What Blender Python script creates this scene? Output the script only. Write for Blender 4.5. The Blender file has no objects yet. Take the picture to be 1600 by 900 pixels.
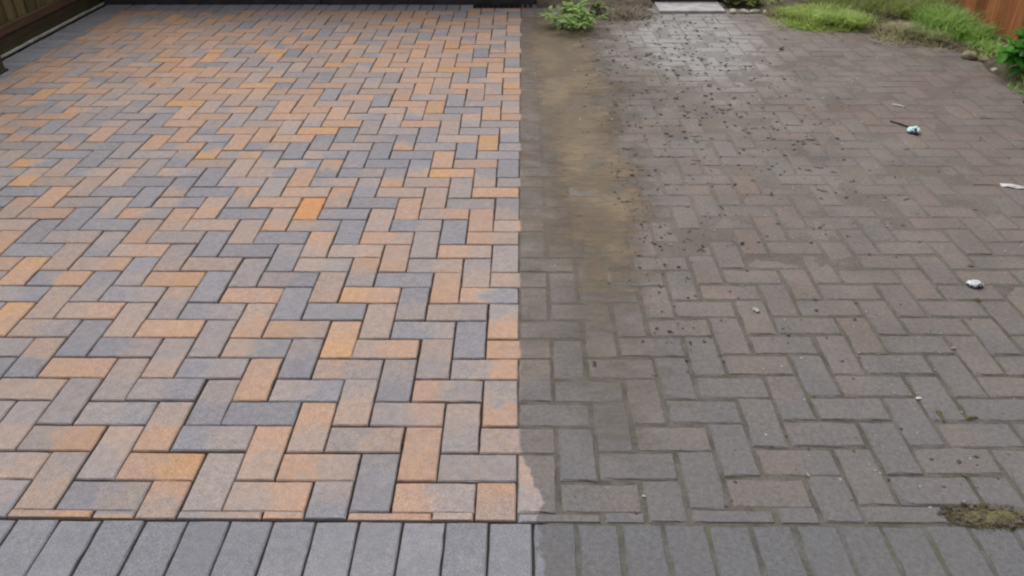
import bpy, bmesh, math, random
from mathutils import Vector, Matrix, noise

random.seed(11)
R = math.radians
scene = bpy.context.scene
col = scene.collection

# ------------------------------------------------------------------ camera
CAM_LOC = Vector((0.006, -1.321, 1.457))
PITCH, YAW, ROLL = R(32.154), R(-0.73), R(-0.172)
F_PX = 1257.0                                   # focal length in pixels of a 1600 wide frame
cd = bpy.data.cameras.new("camera")
cd.sensor_width = 36.0
cd.lens = 36.0 * F_PX / 1600.0
cd.clip_start, cd.clip_end = 0.05, 3000.0
cam = bpy.data.objects.new("camera", cd)
col.objects.link(cam)
_d = Vector((math.sin(YAW) * math.cos(PITCH), math.cos(YAW) * math.cos(PITCH), -math.sin(PITCH)))
_r = Vector((math.cos(YAW), -math.sin(YAW), 0.0))
_u = _r.cross(_d)
_r2 = _r * math.cos(ROLL) + _u * math.sin(ROLL)
_u2 = -_r * math.sin(ROLL) + _u * math.cos(ROLL)
cam.matrix_world = Matrix(((_r2.x, _u2.x, -_d.x, CAM_LOC.x), (_r2.y, _u2.y, -_d.y, CAM_LOC.y),
                           (_r2.z, _u2.z, -_d.z, CAM_LOC.z), (0, 0, 0, 1)))
scene.camera = cam

def px_of(x, y, z=0.0):
    w = Vector((x, y, z)) - CAM_LOC
    d = w.dot(_d)
    return (800 + F_PX * w.dot(_r2) / d, 450 - F_PX * w.dot(_u2) / d) if d > 0.05 else (-1e4, -1e4)

# ------------------------------------------------------------------ sky and sun (overcast)
SUN_EL, SUN_AZ = R(62), R(-24)                  # azimuth clockwise from +Y
w = bpy.data.worlds.new("World")
scene.world = w
w.use_nodes = True
wn = w.node_tree.nodes
sky = wn.new("ShaderNodeTexSky")
sky.sky_type = 'NISHITA'
sky.sun_disc = False
sky.sun_elevation = SUN_EL
sky.sun_rotation = SUN_AZ
sky.dust_density = 5.0
sky.air_density = 1.0
sky.ozone_density = 1.0
hs = wn.new("ShaderNodeHueSaturation")          # cloud cover: greyer than a clear sky
hs.inputs['Saturation'].default_value = 0.22
bg = wn["Background"]
bg.inputs['Strength'].default_value = 0.12
w.node_tree.links.new(sky.outputs[0], hs.inputs['Color'])
w.node_tree.links.new(hs.outputs[0], bg.inputs['Color'])
sl = bpy.data.lights.new("sun", 'SUN')
sl.energy = 1.0
sl.angle = R(90)
sl.color = (1.0, 0.96, 0.91)
sun = bpy.data.objects.new("sun", sl)
col.objects.link(sun)
sun.rotation_euler = Vector((math.sin(SUN_AZ) * math.cos(SUN_EL), math.cos(SUN_AZ) * math.cos(SUN_EL), math.sin(SUN_EL))).to_track_quat('Z', 'Y').to_euler()
scene.view_settings.view_transform = 'Standard'
scene.view_settings.look = 'None'
scene.view_settings.gamma = 1.0
scene.view_settings.use_curve_mapping = False
scene.view_settings.exposure = 0.36
scene.cycles.filter_width = 2.2

# ------------------------------------------------------------------ helpers
class MB:
    def __init__(s):
        s.v, s.f, s.uv, s.enc = [], [], [], []
    def add(s, verts, faces):
        o = len(s.v)
        s.v += [tuple(p) for p in verts]
        s.f += [tuple(i + o for i in f) for f in faces]
        return o
    def box(s, x0, x1, y0, y1, z0, z1, m=None, ch=0.0):
        """box, optionally with chamfered edges on every side face (ch) and turned by matrix m"""
        if ch <= 0:
            P = [(x, y, z) for z in (z0, z1) for y in (y0, y1) for x in (x0, x1)]
            F = [(0, 2, 3, 1), (4, 5, 7, 6), (0, 1, 5, 4), (2, 6, 7, 3), (0, 4, 6, 2), (1, 3, 7, 5)]
        else:
            bm = bmesh.new()
            bmesh.ops.create_cube(bm, size=1.0)
            for q in bm.verts:
                q.co = Vector(((x0 + x1) / 2 + q.co.x * (x1 - x0), (y0 + y1) / 2 + q.co.y * (y1 - y0), (z0 + z1) / 2 + q.co.z * (z1 - z0)))
            bmesh.ops.bevel(bm, geom=bm.edges[:], offset=ch, segments=1, affect='EDGES')
            bm.verts.index_update()
            P = [tuple(q.co) for q in bm.verts]
            F = [[q.index for q in f.verts] for f in bm.faces]
            bm.free()
        if m is not None:
            P = [tuple(m @ Vector(p)) for p in P]
        return s.add(P, F)
    def tube(s, pts, radii, n=6):
        rings = []
        for k, p in enumerate(pts):
            p = Vector(p)
            t = Vector(pts[min(k + 1, len(pts) - 1)]) - Vector(pts[max(k - 1, 0)])
            t.normalize()
            a = t.orthogonal().normalized()
            b = t.cross(a)
            rings.append([p + (a * math.cos(2 * math.pi * q / n) + b * math.sin(2 * math.pi * q / n)) * radii[k] for q in range(n)])
        V = [q for r_ in rings for q in r_]
        F = []
        for k in range(len(pts) - 1):
            for q in range(n):
                F.append((k * n + q, k * n + (q + 1) % n, (k + 1) * n + (q + 1) % n, (k + 1) * n + q))
        F.append(tuple(range(n))[::-1])
        F.append(tuple((len(pts) - 1) * n + q for q in range(n)))
        s.add(V, F)
    def mesh(s, name, mat=None, smooth=False):
        me = bpy.data.meshes.new(name)
        me.from_pydata(s.v, [], s.f)
        if mat: me.materials.append(mat)
        if smooth:
            me.polygons.foreach_set('use_smooth', [True] * len(me.polygons))
        me.update()
        return me
    def build(s, name, mat, parent=None, smooth=False, loc=None):
        return link(name, s.mesh(name, mat, smooth), parent, loc)

def link(name, me, parent=None, loc=None):
    o = bpy.data.objects.new(name, me)
    col.objects.link(o)
    if parent is not None: o.parent = parent
    if loc is not None: o.location = loc
    return o

def tag(o, label=None, cat=None, group=None, kind=None):
    if label: o["label"] = label
    if cat: o["category"] = cat
    if group: o["group"] = group
    if kind: o["kind"] = kind
    return o

def empty(name, loc=(0, 0, 0), rz=0.0):
    o = bpy.data.objects.new(name, None)
    o.empty_display_size = 0.1
    col.objects.link(o)
    o.location = loc
    o.rotation_euler.z = rz
    return o

def fbm(x, y, sc, oct=3, seed=0.0):
    v, a, t = 0.0, 1.0, 0.0
    for k in range(oct):
        v += a * noise.noise(Vector((x * sc + seed, y * sc - seed, seed * 0.7 + k * 7.1)))
        t += a
        a *= 0.5
        sc *= 2.0
    return v / t

def sstep(a, b, x):
    t = max(0.0, min(1.0, (x - a) / (b - a)))
    return t * t * (3 - 2 * t)

# ------------------------------------------------------------------ materials
class NT:
    """small node helper"""
    def __init__(s, name, rough=0.85, spec=0.3):
        s.m = bpy.data.materials.new(name)
        s.m.use_nodes = True
        s.t = s.m.node_tree
        s.b = s.t.nodes["Principled BSDF"]
        s.b.inputs['Roughness'].default_value = rough
        s.b.inputs['Specular IOR Level'].default_value = spec
        s.pos = s.t.nodes.new("ShaderNodeNewGeometry").outputs['Position']
    def put(s, sock, v):
        if isinstance(v, bpy.types.NodeSocket): s.t.links.new(v, sock)
        elif isinstance(v, (tuple, list)) and len(v) == 3 and sock.type == 'RGBA': sock.default_value = (*v, 1)
        else: sock.default_value = v
    def math(s, op, a, b=0.0, c=0.0, clamp=False):
        n = s.t.nodes.new("ShaderNodeMath")
        n.operation = op
        n.use_clamp = clamp
        for k, v in enumerate((a, b, c)): s.put(n.inputs[k], v)
        return n.outputs[0]
    def vmath(s, op, a, b):
        n = s.t.nodes.new("ShaderNodeVectorMath")
        n.operation = op
        s.put(n.inputs[0], a)
        s.put(n.inputs[1], b)
        return n.outputs[0]
    def noise(s, scale, detail=3.0, vec=None, rough=0.55, out='Fac'):
        n = s.t.nodes.new("ShaderNodeTexNoise")
        n.inputs['Scale'].default_value = scale
        n.inputs['Detail'].default_value = detail
        n.inputs['Roughness'].default_value = rough
        s.put(n.inputs['Vector'], vec if vec is not None else s.pos)
        return n.outputs[out]
    def map(s, v, a, b, c=0.0, d=1.0, smooth=True):
        n = s.t.nodes.new("ShaderNodeMapRange")
        n.interpolation_type = 'SMOOTHSTEP' if smooth else 'LINEAR'
        s.put(n.inputs['Value'], v)
        for k, x in zip(('From Min', 'From Max', 'To Min', 'To Max'), (a, b, c, d)): s.put(n.inputs[k], x)
        return n.outputs['Result']
    def mix(s, f, a, b, mode='MIX'):
        n = s.t.nodes.new("ShaderNodeMix")
        n.data_type = 'RGBA'
        n.blend_type = mode
        s.put(n.inputs[0], f)
        s.put(n.inputs[6], a)
        s.put(n.inputs[7], b)
        return n.outputs[2]
    def ramp(s, f, stops):
        n = s.t.nodes.new("ShaderNodeValToRGB")
        e = n.color_ramp.elements
        while len(e) < len(stops): e.new(0.5)
        for q, (p, c) in zip(e, stops):
            q.position = p
            q.color = (*c, 1)
        s.put(n.inputs[0], f)
        return n.outputs[0]
    def sep(s, v):
        n = s.t.nodes.new("ShaderNodeSeparateXYZ")
        s.put(n.inputs[0], v)
        return n.outputs
    def scale(s, c, f):
        return s.mix(1.0, c, s.grey(f), 'MULTIPLY')
    def grey(s, f):
        n = s.t.nodes.new("ShaderNodeCombineXYZ")
        for k in range(3): s.put(n.inputs[k], f)
        return n.outputs[0]
    def bump(s, h, strength=0.4, dist=0.002):
        n = s.t.nodes.new("ShaderNodeBump")
        n.inputs['Strength'].default_value = strength
        n.inputs['Distance'].default_value = dist
        s.put(n.inputs['Height'], h)
        s.t.links.new(n.outputs[0], s.b.inputs['Normal'])
    def color(s, c): s.put(s.b.inputs['Base Color'], c)

BRK = 0.74                                                     # albedo level of the pavers
def lin(r, g, b):
    return tuple((((c / 255) + 0.055) / 1.055) ** 2.4 * BRK if c > 10 else 0.0 for c in (r, g, b))
PALETTE = [(0.0, lin(149, 147, 153)), (0.2, lin(165, 155, 153)), (0.4, lin(178, 159, 148)), (0.6, lin(192, 159, 139)), (0.8, lin(199, 162, 127)), (1.0, lin(213, 155, 107))]

def dirt_layers(n, pv, px, py, base, cool=False):
    """grime film of the unwashed half: colour with painted sheen, and wetness"""
    d1 = n.noise(5.0, 4.0)
    dcol = n.mix(n.map(d1, 0.3, 0.7), (0.132, 0.119, 0.109), (0.192, 0.162, 0.143))
    dcol = n.mix(n.math('MULTIPLY', n.map(n.noise(16.0, 4.0, pv), 0.48, 0.72), 0.55), dcol, (0.142, 0.144, 0.130))
    dcol = n.mix(n.map(n.math('ADD', py, n.math('MULTIPLY', n.noise(2.0, 3.0), 0.8)), 1.5, 0.5, 0.0, 0.65), dcol, (0.138, 0.139, 0.143))
    if cool: dcol = n.mix(0.75, dcol, (0.122, 0.125, 0.131))
    dcol = n.mix(n.math('MULTIPLY', n.map(n.noise(1.7, 4.0), 0.45, 0.65), n.map(py, 0.6, 1.8, 0.15, 0.7)), dcol, (0.168, 0.132, 0.114))
    if base is not None: dcol = n.mix(n.map(py, 0.3, 3.0, 0.24, 0.14), dcol, n.mix(1.0, base, (0.60, 0.60, 0.62), 'MULTIPLY'))
    dcol = n.scale(dcol, n.map(n.noise(75.0, 5.0, None, 0.7), 0.25, 0.75, 0.74, 1.26, False))
    dcol = n.scale(dcol, n.map(n.noise(330.0, 2.0), 0.3, 0.7, 0.82, 1.18, False))
    dcol = n.mix(n.math('MULTIPLY', n.map(n.noise(120.0, 2.0), 0.66, 0.72), 0.55), dcol, (0.05, 0.045, 0.04))
    # damp patch in front of the step at the back
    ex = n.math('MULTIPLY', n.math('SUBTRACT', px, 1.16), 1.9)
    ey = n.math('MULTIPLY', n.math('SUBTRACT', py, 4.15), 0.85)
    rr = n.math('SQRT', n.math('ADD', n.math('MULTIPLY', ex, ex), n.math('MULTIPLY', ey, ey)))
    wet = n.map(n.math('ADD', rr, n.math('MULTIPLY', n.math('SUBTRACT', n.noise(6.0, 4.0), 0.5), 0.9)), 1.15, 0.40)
    sheen_tone = n.math('MULTIPLY', wet, n.map(n.noise(30.0, 5.0, None, 0.7), 0.35, 0.62, 0.25, 0.9))
    dcol = n.mix(sheen_tone, dcol, (0.205, 0.197, 0.188))             # wet sky sheen painted in as a paler colour
    damp = n.math('MULTIPLY', n.map(n.noise(2.4, 4.0), 0.40, 0.62), n.map(py, 0.4, 2.4))
    damp = n.math('MAXIMUM', n.math('MULTIPLY', damp, 0.6), wet)
    return dcol, damp, wet

def paver_material(name, per_object, grey_course=False):
    n = NT(name, 0.82, 0.3)
    if per_object:
        enc = n.t.nodes.new("ShaderNodeObjectInfo").outputs['Color']
    else:
        a = n.t.nodes.new("ShaderNodeAttribute")
        a.attribute_name = 'enc'
        enc = a.outputs['Color']
    ea, eb, ev = n.sep(enc)[:3]
    uv = n.t.nodes.new("ShaderNodeUVMap")
    uv.uv_map = 'UVMap'
    u = n.sep(uv.outputs[0])[0]
    px, py, pz = n.sep(n.pos)[:3]
    seed = n.math('MULTIPLY', ev, 37.0)
    comb = n.t.nodes.new("ShaderNodeCombineXYZ")
    n.put(comb.inputs[2], seed)
    pv = n.vmath('ADD', n.pos, comb.outputs[0])
    n1 = n.noise(13.0, 3.0, pv)
    t = n.map(n.math('ADD', u, n.math('MULTIPLY', n.math('SUBTRACT', n1, 0.5), 1.1)), 0.28, 0.72)
    lvl = n.math('ADD', n.math('MULTIPLY', ea, n.math('SUBTRACT', 1.0, t)), n.math('MULTIPLY', eb, t))
    n2 = n.noise(28.0, 4.0, pv)
    lvl = n.math('ADD', lvl, n.math('MULTIPLY', n.math('SUBTRACT', n2, 0.5), 0.40))
    lvl = n.math('ADD', lvl, n.math('MULTIPLY', n.math('SUBTRACT', n.noise(170.0, 4.0, pv, 0.75), 0.5), 0.55), clamp=True)
    if grey_course:
        base = n.ramp(lvl, [(0.0, lin(134, 136, 143)), (0.5, lin(147, 147, 153)), (1.0, lin(163, 160, 164))])
    else:
        base = n.ramp(lvl, PALETTE)
    # brightness of the paver, cement bloom, fine aggregate
    base = n.scale(base, n.map(ev, 0.0, 1.0, 0.92, 1.08, False))
    base = n.scale(base, n.map(n.noise(48.0, 5.0, pv, 0.75), 0.25, 0.75, 0.80, 1.20, False))
    base = n.scale(base, n.map(n.noise(360.0, 2.0), 0.3, 0.7, 0.70, 1.30, False))
    base = n.mix(n.math('MULTIPLY', n.map(n.noise(260.0, 1.0), 0.66, 0.74), 0.35), base, (0.55, 0.53, 0.52))
    # the unwashed side: a film of dirt, its edge where the washing stopped
    wob = n.math('MULTIPLY', n.math('SUBTRACT', n.noise(9.0, 4.0), 0.5), 0.03)
    shift = n.map(py, 0.02, 0.24, 0.055, 0.004)                # the last strip towards the kerb was rinsed a little further
    wob2 = n.math('MULTIPLY', n.math('SUBTRACT', n.noise(26.0, 4.0), 0.5), n.map(py, 0.02, 0.24, 0.10, 0.012))
    edge = n.math('SUBTRACT', n.math('ADD', px, n.math('ADD', wob2, n.math('MULTIPLY', wob, 0.3))), shift)
    dirt = n.map(edge, -0.004, 0.006)
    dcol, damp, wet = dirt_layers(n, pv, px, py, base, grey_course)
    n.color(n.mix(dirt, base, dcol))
    damp = n.math('MULTIPLY', damp, dirt)
    n.put(n.b.inputs['Roughness'], n.map(damp, 0.0, 1.0, 0.88, 0.30, False))
    n.put(n.b.inputs['Specular IOR Level'], n.map(wet, 0.0, 1.0, 0.28, 0.75, False))
    n.bump(n.math('ADD', n.noise(210.0, 3.0), n.math('MULTIPLY', n.noise(45.0, 3.0), 1.2)), 0.45, 0.0022)
    return n.m

M = {}
M['paver'] = paver_material("paver", True)
M['paver_joined'] = paver_material("paver_joined", False)
M['paver_grey'] = paver_material("paver_grey", True, True)

def noisy(name, c1, c2, sc=20.0, rough=0.9, spec=0.2, bump=0.4, dist=0.004, c3=None, fine=0.25):
    n = NT(name, rough, spec)
    c = n.mix(n.map(n.noise(sc, 5.0), 0.35, 0.65), c1, c2)
    if c3: c = n.mix(n.map(n.noise(sc * 0.45, 4.0), 0.52, 0.68), c, c3)
    c = n.scale(c, n.map(n.noise(sc * 9, 3.0), 0.25, 0.75, 1 - fine, 1 + fine, False))
    n.color(c)
    if bump: n.bump(n.noise(sc * 3, 4.0), bump, dist)
    return n.m

M['sand'] = noisy("joint_sand", (0.020, 0.015, 0.012), (0.048, 0.037, 0.028), 40)
n = NT("joint_dirt", 0.9, 0.2)
_py = n.sep(n.pos)[1]
c = n.mix(n.map(n.noise(14.0, 5.0), 0.35, 0.65), (0.080, 0.072, 0.062), (0.122, 0.112, 0.098))
c = n.mix(n.math('MULTIPLY', n.map(n.noise(6.0, 4.0), 0.52, 0.68), 0.7), c, (0.080, 0.088, 0.050))
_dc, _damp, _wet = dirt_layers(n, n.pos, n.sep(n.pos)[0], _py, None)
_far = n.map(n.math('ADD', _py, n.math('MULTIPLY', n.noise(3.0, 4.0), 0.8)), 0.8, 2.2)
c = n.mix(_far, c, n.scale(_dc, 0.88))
n.put(n.b.inputs['Roughness'], n.map(n.math('MULTIPLY', _damp, _far), 0.0, 1.0, 0.9, 0.36, False))
c = n.scale(c, n.map(n.noise(120.0, 3.0), 0.25, 0.75, 0.78, 1.22, False))
n.color(c)
n.bump(n.noise(60.0, 4.0), 0.5, 0.004)
M['joint_dirt'] = n.m
n = NT("course_joint", 0.9, 0.2)
c = n.mix(n.map(n.noise(14.0, 5.0), 0.35, 0.65), (0.082, 0.078, 0.070), (0.125, 0.120, 0.110))
c = n.mix(n.math('MULTIPLY', n.map(n.noise(7.0, 4.0), 0.5, 0.66), 0.7), c, (0.082, 0.092, 0.052))
c = n.mix(n.map(n.sep(n.pos)[0], 0.03, 0.08), (0.042, 0.035, 0.028), c)
n.color(n.scale(c, n.map(n.noise(120.0, 3.0), 0.25, 0.75, 0.75, 1.25, False)))
M['course_joint'] = n.m
M['soil'] = noisy("soil", (0.055, 0.044, 0.030), (0.115, 0.092, 0.066), 18, bump=0.8, dist=0.01, c3=(0.075, 0.088, 0.040))
M['ground'] = noisy("ground", (0.05, 0.045, 0.035), (0.09, 0.08, 0.06), 3, c3=(0.05, 0.07, 0.03))
M['tarmac'] = noisy("tarmac", (0.045, 0.045, 0.047), (0.065, 0.064, 0.064), 90)
M['concrete'] = noisy("concrete", (0.30, 0.29, 0.29), (0.42, 0.41, 0.41), 12, 0.7, 0.35)
M['concrete_old'] = noisy("old_concrete", (0.30, 0.30, 0.26), (0.46, 0.46, 0.41), 25, c3=(0.24, 0.27, 0.19))
M['slate'] = noisy("slate_paint", (0.040, 0.036, 0.040), (0.062, 0.056, 0.058), 9, 0.7, 0.3, 0.2)
M['plastic_black'] = noisy("black_plastic", (0.008, 0.008, 0.009), (0.016, 0.015, 0.015), 30, 0.5, 0.4, 0.1)
M['stone_pale'] = noisy("pale_stone", (0.30, 0.29, 0.23), (0.46, 0.44, 0.37), 30, 0.85, 0.3, c3=(0.20, 0.21, 0.13))
M['stone_tan'] = noisy("tan_stone", (0.15, 0.125, 0.080), (0.30, 0.25, 0.17), 30, 0.85, 0.3, c3=(0.12, 0.15, 0.07))
M['terracotta'] = noisy("terracotta", (0.11, 0.045, 0.030), (0.19, 0.085, 0.055), 20)
M['white_litter'] = noisy("white_litter", (0.50, 0.49, 0.50), (0.70, 0.69, 0.70), 90, 0.55, 0.4, 0.1)
M['cyan_foil'] = noisy("cyan_foil", (0.42, 0.68, 0.70), (0.62, 0.82, 0.84), 90, 0.4, 0.5, 0.1)
M['dark_mark'] = noisy("dark_print", (0.02, 0.02, 0.04), (0.04, 0.035, 0.06), 90, 0.5, 0.4, 0.1)
M['dead_leaf'] = noisy("dead_leaf", (0.030, 0.022, 0.016), (0.070, 0.050, 0.036), 60, 0.8)
M['tan_leaf'] = noisy("tan_leaf", (0.22, 0.19, 0.13), (0.34, 0.29, 0.20), 60, 0.8)
M['moss_cushion'] = noisy("moss_cushion", (0.085, 0.078, 0.042), (0.15, 0.14, 0.068), 50, c3=(0.13, 0.10, 0.07), bump=0.9, dist=0.006)
M['crumb'] = noisy("soil_crumb", (0.060, 0.052, 0.046), (0.135, 0.118, 0.104), 60)
M['grit'] = noisy("pale_grit", (0.26, 0.25, 0.23), (0.40, 0.39, 0.36), 60)
M['twig'] = noisy("twig", (0.05, 0.04, 0.035), (0.09, 0.07, 0.06), 60)

def wood(name, c1, c2, c3, axis=2, rough=0.8):
    n = NT(name, rough, 0.25)
    oi = n.t.nodes.new("ShaderNodeObjectInfo").outputs['Random']
    s = [1.0, 1.0, 1.0]
    s[axis] = 0.06
    off = n.t.nodes.new("ShaderNodeCombineXYZ")
    n.put(off.inputs[0], n.math('MULTIPLY', oi, 13.0))
    n.put(off.inputs[1], n.math('MULTIPLY', oi, 7.0))
    v = n.vmath('ADD', n.vmath('MULTIPLY', n.pos, tuple(s)), off.outputs[0])
    g = n.noise(60.0, 5.0, v, 0.65)
    c = n.mix(n.map(g, 0.3, 0.7), c1, c2)
    c = n.mix(n.map(n.noise(7.0, 3.0), 0.5, 0.75), c, c3)
    c = n.scale(c, n.map(oi, 0, 1, 0.62, 1.30, False))
    n.color(c)
    n.bump(g, 0.5, 0.002)
    return n.m

M['wood_olive'] = wood("olive_wood", (0.130, 0.100, 0.045), (0.220, 0.175, 0.085), (0.125, 0.125, 0.050))
M['wood_rail'] = wood("rail_wood", (0.125, 0.072, 0.040), (0.190, 0.115, 0.068), (0.120, 0.085, 0.042), 1)
M['wood_dark'] = wood("dark_board_wood", (0.045, 0.036, 0.020), (0.078, 0.062, 0.035), (0.048, 0.048, 0.023), 1)
M['wood_orange'] = wood("orange_stained_wood", (0.30, 0.105, 0.042), (0.46, 0.185, 0.080), (0.36, 0.17, 0.075))
M['wood_slate'] = wood("slate_stained_wood", (0.045, 0.040, 0.042), (0.075, 0.066, 0.066), (0.05, 0.045, 0.045))

def leafmat(name, c1, c2, c3=None, sc=30.0, trans=0.5):
    n = NT(name, 0.5, 0.35)
    c = n.mix(n.map(n.noise(sc, 3.0), 0.35, 0.65), c1, c2)
    if c3: c = n.mix(n.map(n.noise(sc * 0.6, 3.0), 0.55, 0.7), c, c3)
    oi = n.t.nodes.new("ShaderNodeObjectInfo").outputs['Random']
    c = n.scale(c, n.map(oi, 0, 1, 0.75, 1.2, False))
    n.color(c)
    tr = n.t.nodes.new("ShaderNodeBsdfTranslucent")
    n.put(tr.inputs[0], c)
    mx = n.t.nodes.new("ShaderNodeMixShader")
    mx.inputs[0].default_value = trans
    out = n.t.nodes["Material Output"]
    n.t.links.new(n.b.outputs[0], mx.inputs[1])
    n.t.links.new(tr.outputs[0], mx.inputs[2])
    n.t.links.new(mx.outputs[0], out.inputs[0])
    return n.m

M['leaf_weed'] = leafmat("weed_leaf", (0.26, 0.42, 0.10), (0.50, 0.64, 0.29))
M['leaf_bush'] = leafmat("bush_leaf", (0.070, 0.260, 0.035), (0.15, 0.42, 0.065))
M['leaf_ivy'] = leafmat("ivy_leaf", (0.17, 0.23, 0.055), (0.36, 0.42, 0.14))
M['grass_lime'] = leafmat("lime_grass", (0.36, 0.52, 0.11), (0.56, 0.68, 0.22), (0.58, 0.56, 0.28))
M['grass_green'] = leafmat("green_grass", (0.21, 0.38, 0.075), (0.40, 0.56, 0.18))
M['grass_straw'] = leafmat("straw_grass", (0.55, 0.54, 0.32), (0.70, 0.66, 0.45), (0.45, 0.52, 0.25))
M['grass_dead'] = leafmat("dead_stalks", (0.15, 0.122, 0.075), (0.29, 0.245, 0.155), (0.12, 0.13, 0.06))
M['moss'] = leafmat("moss_blades", (0.17, 0.15, 0.075), (0.27, 0.235, 0.125), (0.20, 0.145, 0.105), 40)

# ------------------------------------------------------------------ ground sheets
def grid_sheet(name, mat, x0, x1, y0, y1, step, h, parent=None, smooth=True, keep=None):
    nx, ny = max(1, round((x1 - x0) / step)), max(1, round((y1 - y0) / step))
    mb = MB()
    for j in range(ny + 1):
        for i in range(nx + 1):
            x, y = x0 + (x1 - x0) * i / nx, y0 + (y1 - y0) * j / ny
            mb.v.append((x, y, h(x, y)))
    for j in range(ny):
        for i in range(nx):
            if keep and not keep(x0 + (x1 - x0) * (i + .5) / nx, y0 + (y1 - y0) * (j + .5) / ny): continue
            a = j * (nx + 1) + i
            mb.f.append((a, a + 1, a + nx + 2, a + nx + 1))
    return mb.build(name, mat, parent, smooth)

gmb = MB()
gmb.add([(-900, -900, -0.075), (900, -900, -0.075), (900, 900, -0.075), (-900, 900, -0.075)], [(0, 1, 2, 3)])
tag(gmb.build("ground", M['ground']), kind='structure')
tmb = MB()
tmb.box(-6, 6, -4.5, -0.236, -0.070, -0.012)
tag(tmb.build("pavement", M['tarmac']), kind='structure')

XL, YB = -3.02, 4.925                    # left and back limits of the clean herringbone field
clean = grid_sheet("clean_paving", M['sand'], -3.018, 0.0, -0.024, 5.0, 0.06, lambda x, y: -0.0095 + 0.0015 * fbm(x, y, 22))
tag(clean, kind='structure', label='washed herringbone block paving in orange tan and grey')
dirty = grid_sheet("dirty_paving", M['joint_dirt'], 0.0, 2.95, -0.026, 5.25, 0.02, lambda x, y: -0.0034 + 0.0026 * sstep(0.2, 1.8, y + 0.4 * fbm(x, y, 2, 2, 1.5)) + 0.0013 * fbm(x, y, 9, 3, 3.0) + 0.0010 * fbm(x, y, 45, 2, 8.0))
tag(dirty, kind='structure', label='unwashed grey-brown half of the herringbone block paving')
course = grid_sheet("front_course", M['course_joint'], -2.6, 2.9, -0.236, -0.026, 0.03, lambda x, y: (-0.0095 if x < 0.05 else -0.0028) + 0.0015 * fbm(x, y, 30))
tag(course, kind='structure', label='row of grey paving blocks laid end-on along the front edge')
leftc = grid_sheet("left_course", M['sand'], -3.221, -3.018, -0.024, 5.12, 0.1, lambda x, y: -0.0105)
tag(leftc, kind='structure', label='row of grey blocks along the left edge beside the fence')
backc = grid_sheet("back_course", M['sand'], -3.018, -0.36, 4.925, 5.125, 0.1, lambda x, y: -0.0105)
tag(backc, kind='structure', label='row of grey blocks along the back edge below the dark board')

# ------------------------------------------------------------------ pavers
def brick_geo(rough, seed):
    """one paver, 200 x 100 mm module, top at z = 0; rings: inset top, arris, foot"""
    rnd = random.Random(seed)
    g = 0.0026 if not rough else 0.0042               # half the joint
    L, W = 0.1 - g, 0.05 - g
    out = []
    nl, nw = 5, 3
    for k in range(nl): out.append((-L + 2 * L * k / nl, -W))
    for k in range(nw): out.append((L, -W + 2 * W * k / nw))
    for k in range(nl): out.append((L - 2 * L * k / nl, W))
    for k in range(nw): out.append((-L, W - 2 * W * k / nw))
    n = len(out)
    V, F = [], []
    for ring in range(3):
        for (x, y) in out:
            j = 0.0005 if not rough else 0.0011
            if ring == 0:
                ins = (0.0024 if not rough else 0.0032) + abs(rnd.gauss(0, j * 1.3)) + (0.005 * rnd.random() if rnd.random() < (0.12 if rough else 0.05) else 0)
                sx, sy = (1 - ins / L), (1 - ins / W)
                V.append((x * sx, y * sy, 0.0))
            elif ring == 1:
                V.append((x + rnd.gauss(0, j), y + rnd.gauss(0, j), -0.0028 - abs(rnd.gauss(0, j))))
            else:
                V.append((x, y, -0.055))
    F.append(tuple(range(n)))
    for r_ in range(2):
        for k in range(n):
            F.append((r_ * n + k, (r_ + 1) * n + k, (r_ + 1) * n + (k + 1) % n, r_ * n + (k + 1) % n))
    return V, F

def uv_and_enc(me, uvs, encs=None):
    uvl = me.uv_layers.new(name='UVMap')
    for lp in me.loops: uvl.data[lp.index].uv = uvs[lp.vertex_index]
    if encs:
        ca = me.color_attributes.new('enc', 'FLOAT_COLOR', 'POINT')
        for k, e in enumerate(encs): ca.data[k].color = e

GEO = {r_: [brick_geo(r_, 50 + k + 20 * r_) for k in range(7)] for r_ in (0, 1)}
BMESH = {}
for matkey in ('paver', 'paver_grey'):
    for r_ in (0, 1):
        for k, (V, F) in enumerate(GEO[r_]):
            mb = MB()
            mb.add(V, F)
            me = mb.mesh('brick', M[matkey])
            uv_and_enc(me, [(v[0] / 0.2 + 0.5, v[1] / 0.1 + 0.5) for v in V])
            BMESH[matkey, r_, k] = me

LV = dict(G=0.02, M=0.2, P=0.4, O=0.6, Y=0.8, Z=0.97)
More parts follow.
